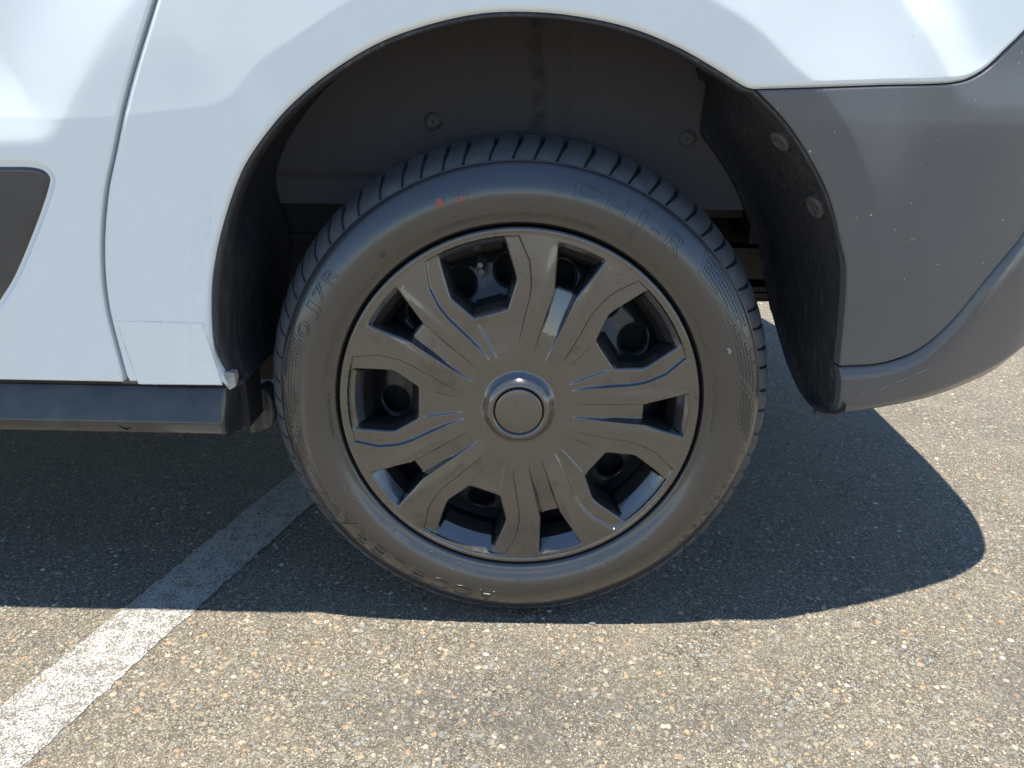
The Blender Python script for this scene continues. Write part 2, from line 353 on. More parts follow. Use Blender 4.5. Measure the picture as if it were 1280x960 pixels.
def inside(Q, P):
    Q = np.asarray(Q); P = np.asarray(P); c = np.zeros(len(Q), bool); x, y = Q[:, 0], Q[:, 1]
    for i in range(len(P)):
        x1, y1 = P[i]; x2, y2 = P[(i + 1) % len(P)]
        if y1 == y2: continue
        m = ((y1 > y) != (y2 > y)) & (x < (x2 - x1) * (y - y1) / (y2 - y1) + x1); c ^= m
    return c
def area(P): x, y = P[:, 0], P[:, 1]; return .5 * np.sum(x * np.roll(y, -1) - np.roll(x, -1) * y)
def soft(d, w): return (np.sqrt(d * d + w * w) + d) * .5          # smooth max(d, 0)
def sstep(x): x = np.clip(x, 0, 1); return x * x * (3 - 2 * x)

def panel(name, outline, S, mapf, mat, parent=None, holes=(), feats=(), step=.008, hole_scale=None, inner_mat=None, R=.003, depth=((.002, 0), (.012, 0)), hole_depth=None, hole_R=None, edge=.004, w=.003):
    """a sheet with an exact outline: S(Q) gives its relief, mapf(Q, off) its place; edges rolled over by R, then a wall going back"""
    hole_R = R if hole_R is None else hole_R; hole_depth = depth if hole_depth is None else hole_depth
    loops = []
    for i, P in enumerate([outline] + list(holes)):
        P = densify(P, edge)
        if (area(P) < 0) == (i == 0): P = P[::-1]
        loops.append(P)               # outline ccw, holes cw: interior always on the left
    def off(Q):
        o = S(Q).copy()
        for i, P in enumerate(loops):
            r = R if i == 0 else hole_R
            if r <= 0: continue
            d = np.clip(seg_dist(Q, P), .03 * r, r)
            o = o - (r - np.sqrt(np.maximum(r * r - (r - d) ** 2, 0)))
        return o
    pts = []; edges = []
    for P in loops:
        k = len(pts); pts += list(P); edges += [(k + i, k + (i + 1) % len(P)) for i in range(len(P))]
    nb = len(pts); extra = []
    for i, P in enumerate(loops):
        T = np.roll(P, -1, 0) - np.roll(P, 1, 0); T /= np.linalg.norm(T, axis=1)[:, None] + 1e-12
        Nn = np.stack([-T[:, 1], T[:, 0]], 1); r = R if i == 0 else hole_R
        for m in (.12, .35, .7, 1.0, 1.5) if r > 0 else (.5,):
            rr = r if r > 0 else .002
            Q = P + Nn * m * rr; extra.append((Q, m * rr * .85))
    for Fp in feats:
        Fp = densify(Fp, edge * 1.3, False)
        T = np.gradient(Fp, axis=0); T /= np.linalg.norm(T, axis=1)[:, None] + 1e-12; Nn = np.stack([-T[:, 1], T[:, 0]], 1)
        for m in (-2.5, -1.2, -.4, .4, 1.2, 2.5): extra.append((Fp + Nn * m * w, .0012))
    lo, hi = loops[0].min(0), loops[0].max(0)
    gx, gy = np.meshgrid(np.arange(lo[0], hi[0], step), np.arange(lo[1], hi[1], step)); gx = gx + (np.arange(gx.shape[0]) % 2)[:, None] * step * .5
    G = np.stack([gx.ravel(), gy.ravel()], 1)
    def ok(Q, mind):
        m = inside(Q, loops[0])
        for P in loops[1:]: m &= ~inside(Q, P)
        Q = Q[m]; dm = np.full(len(Q), 1e9)
        for P in loops: dm = np.minimum(dm, seg_dist(Q, P))
        return Q[dm > mind]
    E = [ok(Q, md) for Q, md in extra]
    near = np.vstack([densify(Fp, .01, False) for Fp in feats]) if len(feats) else None
    G = ok(G, max(R, hole_R if len(loops) > 1 else 0) * 1.5 + .002)
    if len(feats):
        for Fp in feats: G = G[seg_dist(G, np.asarray(Fp, float), False) > 2.6 * w] if len(G) else G
    allp = np.vstack([np.array(pts)] + [e for e in E if len(e)] + [G])
    res = delaunay_2d_cdt([Vector(p) for p in allp], edges, [], 0, 1e-6, True)
    V2 = np.array([tuple(v) for v in res[0]]); FF = np.array([f for f in res[2] if len(f) == 3])
    cen = V2[FF].mean(1); m = inside(cen, loops[0])
    for P in loops[1:]: m &= ~inside(cen, P)
    FF = FF[m]
    a = V2[FF]; cr = (a[:, 1, 0]-a[:, 0, 0])*(a[:, 2, 1]-a[:, 0, 1]) - (a[:, 1, 1]-a[:, 0, 1])*(a[:, 2, 0]-a[:, 0, 0])
    FF = FF[np.abs(cr) > 1e-12]; cr = cr[np.abs(cr) > 1e-12]; FF[cr < 0] = FF[cr < 0][:, ::-1]
    P3 = mapf(V2, off(V2)); h = 2.5e-4
    near_edge = [seg_dist(V2, P) < (R if i == 0 else hole_R) + .001 for i, P in enumerate(loops)]
    def off(Q, _off=off):
        if len(Q) != len(V2): return _off(Q)
        o = S(Q)
        for i, P in enumerate(loops):
            r = R if i == 0 else hole_R; mk = near_edge[i]
            if r <= 0 or not mk.any(): continue
            d = np.clip(seg_dist(Q[mk], P), .03 * r, r); o[mk] = o[mk] - (r - np.sqrt(np.maximum(r * r - (r - d) ** 2, 0)))
        return o
    dx = mapf(V2 + [h, 0], off(V2 + [h, 0])) - mapf(V2 - [h, 0], off(V2 - [h, 0]))
    dz = mapf(V2 + [0, h], off(V2 + [0, h])) - mapf(V2 - [0, h], off(V2 - [0, h]))
    NN = np.cross(dx, dz); NN /= np.linalg.norm(NN, axis=1)[:, None] + 1e-15
    MI = [0] * len(FF)
    V = [tuple(p) for p in P3]; F = [tuple(f) for f in FF]; LN = [tuple(NN[i]) for f in FF for i in f]
    for i, P in enumerate(loops):
        T = np.roll(P, -1, 0) - np.roll(P, 1, 0); T /= np.linalg.norm(T, axis=1)[:, None] + 1e-12; Nn = np.stack([-T[:, 1], T[:, 0]], 1)
        o0 = off(P); rings = [mapf(P, o0)]
        for dep, inset in (depth if i == 0 else hole_depth):
            rings.append(mapf(P + Nn * inset * (1.0 if (i == 0 or hole_scale is None) else hole_scale(P)[:, None]), o0 - dep))
        k = len(V); n = len(P)
        for rg in rings: V += [tuple(p) for p in rg]
        for j in range(len(rings) - 1):
            A = rings[j]; B = rings[j + 1]; A2 = np.roll(A, -1, 0); B2 = np.roll(B, -1, 0)
            fn = np.cross(B - A2, B2 - A); fn = np.cross(B2 - A, B - A2) if False else fn
            fn /= np.linalg.norm(fn, axis=1)[:, None] + 1e-15
            pn = np.roll(fn, 1, 0); nn = np.roll(fn, -1, 0)
            sm = lambda x, y: np.where(((x * y).sum(1) > .88)[:, None], x + y, x)
            na = sm(fn, pn); nb_ = sm(fn, nn)
            na /= np.linalg.norm(na, axis=1)[:, None] + 1e-12; nb_ /= np.linalg.norm(nb_, axis=1)[:, None] + 1e-12
            for q in range(n):
                q2 = (q + 1) % n
                F.append((k + j*n + q, k + (j+1)*n + q, k + (j+1)*n + q2, k + j*n + q2))
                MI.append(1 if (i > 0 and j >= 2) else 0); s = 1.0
                LN += [tuple(na[q] * s), tuple(na[q] * s), tuple(nb_[q] * s), tuple(nb_[q] * s)]
    me = bpy.data.meshes.new(name); me.from_pydata(V, [], F); me.update()
    # make the custom normals of the walls agree with the face winding
    fn = np.zeros(len(F) * 3); me.polygons.foreach_get('normal', fn); fn = fn.reshape(-1, 3)
    LNa = np.array(LN); idx = np.repeat(np.arange(len(F)), [len(f) for f in F])
    bad = (LNa * fn[idx]).sum(1) < 0; LNa[bad & (idx >= len(FF))] *= -1
    me.polygons.foreach_set('use_smooth', [True] * len(F))
    me.normals_split_custom_set([tuple(v) for v in LNa])
    if inner_mat is None: return link(name, me, mat, parent)
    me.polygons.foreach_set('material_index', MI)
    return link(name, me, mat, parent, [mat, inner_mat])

# ------------------------------------------------------------------ the ground
def asphalt():
    me = bpy.data.meshes.new('asphalt'); s = 150
    me.from_pydata([(-s, -s, 0), (s, -s, 0), (s, s, 0), (-s, s, 0)], [], [(0, 1, 2, 3)]); me.update()
    o = link('asphalt_ground', me, MT['asphalt']); o['kind'] = 'structure'
    L = D['line']; a0, a1 = Vector(L[3]), Vector(L[5]); b0 = Vector(L[0]); d = (a1 - a0).normalized(); nrm = Vector((-d.y, d.x))
    wdt = abs((b0 - a0).dot(nrm)) ; V = []; F = []; n = 500
    for i in range(n + 1):
        t = -.9 + 5.0 * i / n; c = a0 + d * t
        e1, e2 = rng.normal(0, .0013, 2)
        V += [(*(c - nrm * e1), .0012), (*(c + nrm * (wdt + e2)), .0012)]
    for i in range(n): F.append((2*i, 2*i+1, 2*i+3, 2*i+2))
    o = mesh_obj('parking_line', V, [f[::-1] for f in F], MT['line'], smooth=False); o['kind'] = 'structure'
    # loose and proud stones of the worn surface: nobody could count them
    n = 15000
    x = rng.uniform(-.95, 1.0, n); y = np.where(rng.random(n) < .62, rng.uniform(-.33, .25, n), rng.uniform(.2, 1.9, n)); r = rng.gamma(2.7, .00056, n) + .0006; r = np.minimum(r, .0068)
    V = []; F = []; tone = []
    ca = np.arange(7) * 2 * math.pi / 7
    for i in range(n):
        k = len(V); ph = random.random() * 6.28; st = random.uniform(.6, 1); jit = rng.uniform(.75, 1.15, 7); hgt = r[i] * random.uniform(.22, .5)
        cs, sn = math.cos(ph), math.sin(ph)
        def pt(rad, a, j, z):
            lx, ly = rad * math.cos(a) * j, rad * math.sin(a) * j * st
            return (x[i] + lx * cs - ly * sn, y[i] + lx * sn + ly * cs, z)
        for q in range(7): V.append(pt(r[i], ca[q], jit[q], -.0003))
        for q in range(7): V.append(pt(r[i] * .72, ca[q], jit[q], hgt * random.uniform(.7, 1.1)))
        V.append(pt(r[i] * .1, ph, 1, hgt * 1.1))
        for q in range(7):
            q2 = (q + 1) % 7; F += [(k+q, k+q2, k+7+q2, k+7+q), (k+7+q, k+7+q2, k+14)]
        tn = random.random()
        L0 = Vector((x[i], y[i])) - a0
        tone += [tn] * 15
    me = bpy.data.meshes.new('stones'); me.from_pydata(V, [], F); me.update()
    at = me.attributes.new('tone', 'FLOAT', 'POINT'); at.data.foreach_set('value', tone)
    o = link('loose_stones', me, MT['stone']); o['kind'] = 'stuff'
    o['label'] = 'small tan, grey, orange and white stones standing proud of the worn asphalt'; o['category'] = 'stones'
asphalt()

# ------------------------------------------------------------------ the van
van = bpy.data.objects.new('parked_van', None); COL.objects.link(van); van.empty_display_size = .3
van['label'] = 'white van with dark grey rear bumper, seen close at its rear wheel'; van['category'] = 'van'

PLAN_CTRL = [(-1.6, -.035), (.22, -.035), (.30, -.033), (.36, -.028), (.42, -.016), (.48, .002), (.54, .024), (.60, .053), (.687, .102), (.744, .151), (.789, .252), (.815, .44), (.825, .70), (.83, .90)]
PL = spline(PLAN_CTRL, 12); PLU = np.concatenate([[0], np.cumsum(np.linalg.norm(np.diff(PL, axis=0), axis=1))]) + PL[0, 0]
PT = np.gradient(PL, axis=0); PT /= np.linalg.norm(PT, axis=1)[:, None]
def body_map(Q, off):
    Q = np.asarray(Q, float); u = Q[:, 0]
    x = np.interp(u, PLU, PL[:, 0]); y = np.interp(u, PLU, PL[:, 1]); tx = np.interp(u, PLU, PT[:, 0]); ty = np.interp(u, PLU, PT[:, 1])
    l = np.hypot(tx, ty); tx, ty = tx / l, ty / l
    return np.stack([x + ty * off, y - tx * off, Q[:, 1]], 1)

cl = np.array(D['crease']); crr = np.array(D['crease_r'])
top = [(-.12, .792), (-.06, .812), (.0, .820), (.06, .815), (.12, .800)]
CREASE = spline(np.vstack([[(-2.0, .648), (-1.0, .649)], cl, top, crr, [(.437, .40), (.45, .30)]]), 6)
C2 = spline(np.vstack([[(.30, .87), (.34, .82)], D['c2'], [(.7, .680), (1.2, .69)]]), 6)
SW = spline(np.vstack([[(-.30, .86), (-.34, .81)], D['swage'], [(-.75, .6245), (-1.6, .624)]]), 6)
TRIM = np.array(D['trim']); TRIM = spline(TRIM, 6)
TRIM = np.vstack([[(-1.15, .5994)], [(-.8, .5994)], TRIM[:], [(-.69, .31 + .06), (-1.15, .37)]])
def S_body(Q):
    Q = np.asarray(Q, float); u, z = Q[:, 0], Q[:, 1]
    d = seg_dist(Q, CREASE, False, True)                     # + above / outside
    k = np.interp(u, [-2, -.35, -.2, .1, .3, .40, .46, .6], [-.045, -.045, -.03, .05, .080, .16, .06, .02]) * sstep((z - .42) / .2)
    wl = np.interp(u, [-.3, .1], [.014, .0025]); o = -k * (soft(d, wl) - soft(d - .075, .05) * .75)
    o = o - .075 * soft(-d, .002) * np.interp(u, [-.36, -.25, .2, .3], [1, 1, 1, .9])
    o = o - .030 * np.clip((.66 - z) / .28, 0, 1.6) ** 1.3 * sstep((u - .20) / .10)
    d2 = seg_dist(Q, C2, False, True)
    o = o - .19 * (soft(d2, .0045) - soft(d2 - .042, .012))
    d3 = seg_dist(Q, SW, False, True)                        # travelling down then left: the recess is on the right-hand side
    d3 = -d3
    o = o - .17 * (soft(d3, .006) - soft(d3 - .075, .03))
    return o
def S_door(Q):
    o = S_body(Q); d = seg_dist(Q, TRIM, True); ins = inside(Q, TRIM)
    return o - np.where(ins, .003, .003 * sstep(1 - d / .006))
feat_body = [CREASE[(CREASE[:, 0] > -1.4)], C2[C2[:, 0] < .9], SW[SW[:, 0] > -1.3]]

gap = spline(np.array(D['gap'])[::-1], 6)                    # from the sill up
up = spline([tuple(gap[-1]), (-.335, .83), (-.29, .90), (-.26, .96)], 5)[1:]
GAP = np.vstack([gap, up])
aw = spline(D['arch_white'], 6); ab = spline(D['arch_bump'], 6); seam = spline(D['seam'], 6)
sw0 = .345
DOOR = np.vstack([[(-1.40, sw0)], GAP[GAP[:, 1] > sw0] + [-.0022, 0], [(-1.40, .96)]])
DOOR = np.vstack([[(-1.40, sw0)], [(GAP[0, 0] - .004, sw0)], GAP[GAP[:, 1] > sw0 + .002] + [-.0022, 0], [(-1.40, .96)]])
panel('sliding_door', DOOR, S_door, body_map, MT['white'], van, feats=[CREASE[(CREASE[:, 0] > -1.39) & (CREASE[:, 0] < -.4)], SW[(SW[:, 0] > -1.39)], TRIM[(TRIM[:, 0] > -1.1)]], step=.009, R=.0028, depth=((.012, 0), (.02, .004)))
QP = np.vstack([GAP[GAP[:, 1] > sw0 + .002][::-1] + [.0022, 0], [(GAP[0, 0] + .004, sw0)], [(-.362, sw0)], aw, seam[1:], [(.60, .79), (.66, .86), (.69, .96)]])
panel('rear_quarter_panel', QP, S_body, body_map, MT['white'], van, feats=[CREASE[(CREASE[:, 0] > -.46) & (CREASE[:, 1] > .69) | (CREASE[:, 0] > -.46) & (CREASE[:, 0] < -.2)], C2[(C2[:, 1] > .69) & (C2[:, 0] < .5)]], step=.007, R=.0062, depth=((.008, -.0012), (.020, -.0018)))
def S_seal(Q): return S_body(Q) - .013
sealP = np.vstack([GAP + [-.012, 0], (GAP + [.012, 0])[::-1]])
panel('door_seal', sealP, S_seal, body_map, MT['seal'], van, step=.02, R=0, depth=((.002, 0),), edge=.01)
# dark insert on the door
def S_trim(Q): return S_body(Q) + .0005
ti = TRIM.copy(); tc = ti.mean(0)
TT = np.roll(ti, -1, 0) - np.roll(ti, 1, 0); TT /= np.linalg.norm(TT, axis=1)[:, None]; sgn = 1 if area(ti) > 0 else -1
ti = ti + np.stack([-TT[:, 1], TT[:, 0]], 1) * .0022 * sgn
panel('door_moulding', ti, S_trim, body_map, MT['trim'], van, step=.012, R=.005, depth=((.004, 0),))
# bumper: upper cladding and the lower skirt
s2 = spline(D['seam2'], 6); s2x = spline(np.vstack([[s2[-1]], [(.66, .565), (.72, .60), (.80, .62), (1.5, .63)]]), 6)[1:]
BU = np.vstack([ab, s2[1:], s2x, [(1.5, .93), (.685, .93), (.66, .86), (.60, .79)], seam[::-1]]); 
BU = BU[np.r_[True, np.linalg.norm(np.diff(BU, axis=0), axis=1) > 1e-4]]
def S_bump(Q):
    u = np.asarray(Q)[:, 0]
    return S_body(Q) - .0005
seamp = seam.copy()
BUs = np.vstack([ab + [0.0006, -.0006], s2[1:], s2x, [(1.5, .93), (.687, .93), (.662, .858), (.602, .788)], seam[::-1][:-1] + [0, -.0016]])
panel('rear_bumper', BUs, S_bump, body_map, MT['bumper'], van, feats=[CREASE[(CREASE[:, 0] > .3) & (CREASE[:, 1] < .70) & (CREASE[:, 1] > .42)], C2[(C2[:, 1] < .70) & (C2[:, 0] < .95)]], step=.008, R=.0022, depth=((.012, 0), (.016, .002)))
LOW_TOP = np.vstack([s2, s2x]); fold = spline(np.vstack([[(.375, .332)], D['fold'], [(.80, .40), (1.0, .42), (1.5, .43)]]), 6); bot = spline(np.vstack([D['bottom'][:3], [(.80, .345), (1.0, .36), (1.5, .36)]]), 6)
def S_low(Q):
    d = seg_dist(Q, LOW_TOP, False, True); d = -d              # below the seam
    o = S_body(Q) - .0005 + .60 * (soft(d - .001, .0015) - soft(d - .017, .008)) * 1.0
    f = -seg_dist(Q, fold, False, True)
    return o - .55 * soft(f, .003)
LW = np.vstack([LOW_TOP + [0, -.0022], bot[::-1], D['arch_low'][::-1]])
panel('bumper_skirt', LW, S_low, body_map, MT['bumper_low'], van, feats=[fold[(fold[:, 0] > .39) & (fold[:, 0] < 1.45)]], step=.007, R=.002, depth=((.010, 0), (.02, .004)))
def scratch(P, S, wd, mat='chip'):
    P = densify(np.array(P), .006, False); T = np.gradient(P, axis=0); T /= np.linalg.norm(T, axis=1)[:, None]; Nn = np.stack([-T[:, 1], T[:, 0]], 1)
    w = (wd * (.4 + .6 * np.abs(np.sin(np.arange(len(P)) * 1.9))))[:, None]; w[0] *= .1; w[-1] *= .1
    V = np.vstack([body_map(P + Nn * w, S(P) + .0004), body_map(P - Nn * w, S(P) + .0004)]); n = len(P)
    mesh_obj('scratch', V, [(i, n + i, n + i + 1, i + 1) for i in range(n - 1)], MT[mat], van, False)
scratch([(.447, .5275), (.451, .5300), (.4565, .5335)], S_bump, .0009); scratch([(.4515, .5295), (.4580, .5305)], S_bump, .0006)
scratch([(.4600, .3400), (.4680, .3440), (.4740, .3465)], S_low, .0007); scratch([(.4790, .3475), (.4930, .3520), (.5010, .3545)], S_low, .0006)
scratch([(.5060, .3555), (.5200, .3600), (.5350, .3650)], S_low, .0006); scratch([(.4300, .3380), (.4420, .3385)], S_low, .0004)
# sill below the door
def sill():
    prof = [(.03, .336), (-.004, .336), (-.0065, .3345), (-.0085, .331), (-.0115, .324), (-.0155, .313), (-.0195, .302), (-.0230, .2915), (-.0240, .2885), (-.0240, .2865), (-.0225, .280), (-.0185, .2725), (-.0160, .2700), (-.0125, .2690), (.03, .2690)]
    prof = [(y + .018 if y < .02 else y, z) for y, z in prof]
    xs = [-1.9 + .0095 * i for i in range(0, 161)]; xs = [x for x in xs if x < -.372] + [-.3715, -.3675, -.3640, -.3615, -.3595]
    V = []; F = []; n = len(prof)
    for x in xs:
        e = max(0, (x + .3715) / .012); wav = .0006 * math.sin(x * 9) 
        for y, z in prof:
            V.append((x + (0 if e == 0 else (.3 - z) * -.08 * e), y + wav + .030 * e * e, z - .003 * e + .0004 * math.sin(x * 5)))
    for i in range(len(xs) - 1):
        for j in range(n - 1): F.append((i*n+j, (i+1)*n+j, (i+1)*n+j+1, i*n+j+1))
    F = [f[::-1] for f in F]
    F.append(tuple((len(xs)-1)*n + j for j in range(n)))
    mesh_obj('sill_trim', V, F, MT['sill'], van, angle=30)
    b = MB(); b.box(-1.9, -.345, .003, .10, .336, .346); b.build('sill_gap_seal', MT['dark'], van, False)
    # little V shaped scratch
    b = MB()
    for (x0, z0, x1, z1) in ((-.502, .2835, -.492, .2775), (-.492, .2775, -.487, .2805)):
        d = Vector((x1 - x0, 0, z1 - z0)); q = Vector((-d.z, 0, d.x)).normalized() * .0006; y = -.0050
        b.add([(x0+q.x, y, z0+q.z), (x1+q.x, y, z1+q.z), (x1-q.x, y, z1-q.z), (x0-q.x, y, z0-q.z), (x0+q.x, y+.004, z0+q.z), (x1+q.x, y+.004, z1+q.z), (x1-q.x, y+.004, z1-q.z), (x0-q.x, y+.004, z0-q.z)], [(0, 1, 2, 3), (0, 4, 5, 1), (3, 2, 6, 7)])
    b.build('scratch', MT['dark'], van, False)
sill()
# protective film, its dirty outline and the rubbed band
def thin(name, P, lift, mat, R=.0004, **k):
    return panel(name, P, lambda Q: S_body(Q) + lift, body_map, mat, van, step=.012, R=R, depth=((.0006, 0),), **k)
FP = np.array(D['film'])
thin('protective_film', FP, .0005, MT['film'])
b2 = []
FPd = densify(np.vstack([FP, FP[:1]]), .004, False)
for i in range(len(FPd) - 1):
    if random.random() < .8:
        a_, b_ = FPd[i], FPd[i + 1]; d_ = (b_ - a_); n_ = np.array([-d_[1], d_[0]]) / (np.linalg.norm(d_) + 1e-9) * random.uniform(.0001, .00035)
        b2.append((a_ + n_, b_ + n_, b_ - n_, a_ - n_))
Vd = []; Fd = []
for q in b2:
    q = np.array(q); k = len(Vd); Vd += [tuple(p) for p in body_map(q, S_body(q) + .0009)]; Fd.append((k+3, k+2, k+1, k))
mesh_obj('film_edge_dirt', Vd, Fd, MT['dirt'], van, False)
F2 = spline(np.vstack([D['film2'], D['film2'][:1]]), 5)[:-1]
F2 = F2 + rng.normal(0, .0012, F2.shape)
F2[:, 1] = np.maximum(F2[:, 1], .349)
thin('rubbed_paint_patch', F2, .0009, MT['scuff'])
# torn bracket at the foot of the arch
BR = [(-.360, .358), (-.348, .3565), (-.3475, .346), (-.349, .338), (-.356, .334), (-.361, .340)]
panel('arch_bracket', BR, lambda Q: 0 * Q[:, 0] - .030 + .02 * (Q[:, 1] - .345), body_map, MT['bracket'], van, step=.004, R=.002, depth=((.012, 0),))

# ------------------------------------------------------------------ wheel arch
ARC = np.vstack([[(-.346, .335)], aw[1:-1] , ab, D['arch_low'], ])
ARC = densify(ARC, .012, False)
def arch_liner():
    T = np.gradient(ARC, axis=0); T /= np.linalg.norm(T, axis=1)[:, None]; Nn = np.stack([T[:, 1], -T[:, 0]], 1)   # inward
    n = len(ARC); s = np.arange(n)
    YF = body_map(ARC, S_body(ARC))[:, 1] + .0035
    V = []; F = []
    ts = [-.030, -.018, 0, .02, .05, .08, .11, .14, .17, .195, .213, .226, .235, .241, .243]
    for i in range(n):
        x, z = ARC[i]; right = x > .2 and i > n // 2; left = x < -.2 and i < n // 2
        if right: dm = np.interp(z, [.308, .325, .35, .39, .45, .5, .9], [.05, .095, .145, .20, .240, .243, .243])
        else: dm = .243
        for j, y in enumerate(ts):
            y0 = YF[i] + (.012 * sstep((.40 - z) / .06) if left else 0); yy = y0 + (y + .030) * (dm - y0) / .273
            ins = (.0025 if right else .0065) + .012 * sstep((y + .03) / .03) * .4
            if y > .195: ins += (.3 + .2 * sstep((z - .46) / .1) if right else (.2 if left else 1)) * .03 * (1 - math.sqrt(max(0, 1 - ((y - .195) / .048) ** 2)))
            ins += (.0016 * math.sin(y * 140) if right else .0009 * math.sin(y * 110 + 1))
            if right: ins += .018 * sstep(yy / .22)
            upw = sstep((z - .655) / .05) if right else (sstep((z - .47) / .10) if left else 1.0)
            tw = sstep((y - .0) / .05); ins = ins * (1 - upw) + upw * (.0045 * (1 - tw) - .030 * tw)
            if right and z < .345: ins += -.03 * 0
            dz = (-.028 * sstep((.42 - z) / .12) * sstep(yy / .12)) if right else 0
            V.append((x + Nn[i, 0] * ins + (-.004 if False else 0), yy, z + Nn[i, 1] * ins * (0 if (right and z < .40) else 1) + dz))
    m = len(ts); V_liner = list(V); m_liner = m
    for i in range(n - 1):
        for j in range(m - 1): F.append((i*m+j, i*m+j+1, (i+1)*m+j+1, (i+1)*m+j))
    o = mesh_obj('arch_liner', V, F, MT['barrel'], van, angle=60)
    sol = o.modifiers.new('thickness', 'SOLIDIFY'); sol.thickness = .003; sol.offset = -1
    # inner wall
    I = np.array([ARC[i] + Nn[i] * (.024 - .060 * (sstep((ARC[i, 1] - .655) / .05) if ARC[i, 0] > .2 else (sstep((ARC[i, 1] - .47) / .10) if ARC[i, 0] < -.2 else 1.0))) for i in range(n)]); I = I[I[:, 1] > .527]
    zb = .527; I[0, 1] = zb; I[-1, 1] = zb
    def S_wall(Q):
        x, z = Q[:, 0], Q[:, 1]; o = -.249 + 0 * x
        o += .003 * sstep((x - .055) / .006) - .003 * sstep((x - .012) / .006)
        o += -.004 * np.exp(-((z - .565) / .004) ** 2) * (x < -.08) + .002 * np.sin(x * 14) * np.cos(z * 9)
        d = np.hypot((x - .25) / 1.1, z - .66)
        return o
    wall_map = lambda Q, off: np.stack([Q[:, 0], -off, Q[:, 1]], 1)
    panel('arch_inner_wall', I, S_wall, wall_map, MT['liner'], van, step=.010, R=0, depth=((.02, 0),))
    # darker recessed panel low on the left and chassis pieces on the right
    b = MB(); b.box(-.46, -.10, .262, .275, .25, .53); b.box(-.36, -.12, .250, .262, .472, .482)
    b.build('arch_lower_panel', MT['dark'], van, False)
    b = MB(); b.box(.20, .342, .34, .50, .503, .545); b.box(.345, .40, .30, .42, .470, .56); b.build('body_mount', MT['chassis'], van, False)
    b = MB(); b.box(-.2, .78, .50, .52, .330, .62); b.build('dark_backing_panel', MT['dark'], van, False)  # backing sheet added to hide the sunlit ground and keep this opening dark
    b = MB(); b.box(-.372, -.350, .035, .09, .268, .345); b.build('sill_end_block', MT['dark'], van, False)
    b = MB(); b.box(.10, .80, .36, .42, .408, .452); b.box(.10, .80, .36, .364, .402, .408); b.build('chassis_rail', MT['chassis'], van, False)
    b = MB()
    for k in range(5): b.box(.16, .46 - .03 * k, .40, .46, .372 - .011 * k, .380 - .011 * k)
    b.build('leaf_spring', MT['chassis'], van, False)
    b = MB(); b.box(-3.0, .74, .43, 1.55, .56, .60); b.box(-3.0, -.42, .03, 1.75, .36, .40); b.build('underbody_floor', MT['dark'], van, False)
    b = MB(); b.lathe([(.0, 0), (.032, 0), (.035, .01), (.035, 1.3), (.03, 1.31)], (0, .25, WC), (0, 1, 0), 20); b.build('axle', MT['dark'], van)
    # foot of the liner left of the tyre
    P = spline([(-.372, .285), (-.352, .300), (-.338, .292), (-.334, .262), (-.348, .240), (-.372, .236)], 5)
    panel('liner_foot', P, lambda Q: -.085 + .0 * Q[:, 0] + .004 * np.sin(Q[:, 0] * 220), wall_map, MT['clip_dusty'], van, step=.006, R=.004, depth=((.03, 0),))
    # lip under the liner on the bumper side
    V = []; F = []; path = spline([(.4045, .006, .3200), (.4035, .010, .3120), (.3985, .013, .3055), (.3900, .020, .3030), (.3785, .030, .3020)], 6)
    for p in path:
        for (a, c) in ((0, 0), (0, .006), (.006, .008), (.010, .004)):
            V.append((p[0], p[1] + a, p[2] - .002 + c))
    for i in range(len(path) - 1):
        for j in range(4): j2 = (j + 1) % 4; F.append((i*4+j, i*4+j2, (i+1)*4+j2, (i+1)*4+j))
    F += [(0, 1, 2, 3), tuple(len(V) - 4 + q for q in (3, 2, 1, 0))]
    mesh_obj('liner_lip', V, F, MT['clip'], van)
    def clip(c, axis, r, mat):
        m = MB(); m.lathe([(r, -.006), (r, .0004), (r * .9, .0014), (r * .66, .0018), (r * .6, .0002), (r * .3, .0002), (r * .28, .0012), (.0001, .0014)], c, axis, 22)
        a = Vector(axis).normalized(); u = a.orthogonal().normalized(); w = a.cross(u)
        for t in (.5, .5 + math.pi / 2):
            d = u * math.cos(t) + w * math.sin(t); e = a.cross(d); cc = Vector(c) + a * .0012
            pts = [cc + d * s1 * r * .62 + e * s2 * r * .10 + a * s3 for s3 in (-.001, .0006) for s1, s2 in ((-1, -1), (1, -1), (1, 1), (-1, 1))]
            m.add(pts, [(4, 5, 6, 7), (0, 1, 5, 4), (1, 2, 6, 5), (2, 3, 7, 6), (3, 0, 4, 7)])
        m.build('liner_clip', mat, van)
    for (x, z), dy in zip(D['clipA'], (.2485, .2485)): clip((x, dy, z), (0, -1, 0), .0125, MT['clip'])
    VV = np.array(V_liner).reshape(n, m_liner, 3)
    for (cx, cy, cz), rr, mt in (((.2985, .010, .6405), .0125, 'clip_dusty'), ((.345, .010, .5680), .0135, 'clip_dusty'), ((.375, .020, .3640), .0125, 'clip')):
        ii = range(n // 2, n); k = min(((i, j) for i in ii for j in range(1, m_liner - 1)), key=lambda ij: (VV[ij][1] - cy) ** 2 + (VV[ij][2] - cz) ** 2 + .2 * (VV[ij][0] - cx) ** 2)
        i, j = k; i = min(i, n - 2); nr = np.cross(VV[i, j+1] - VV[i, j-1], VV[i+1, j] - VV[i-1, j]); nr /= np.linalg.norm(nr)
        if nr[0] > 0: nr = -nr
        nr = nr + np.array([0, -.18, 0]); clip(tuple(VV[i, j] + nr * .004), tuple(nr), rr, MT[mt])
arch_liner()

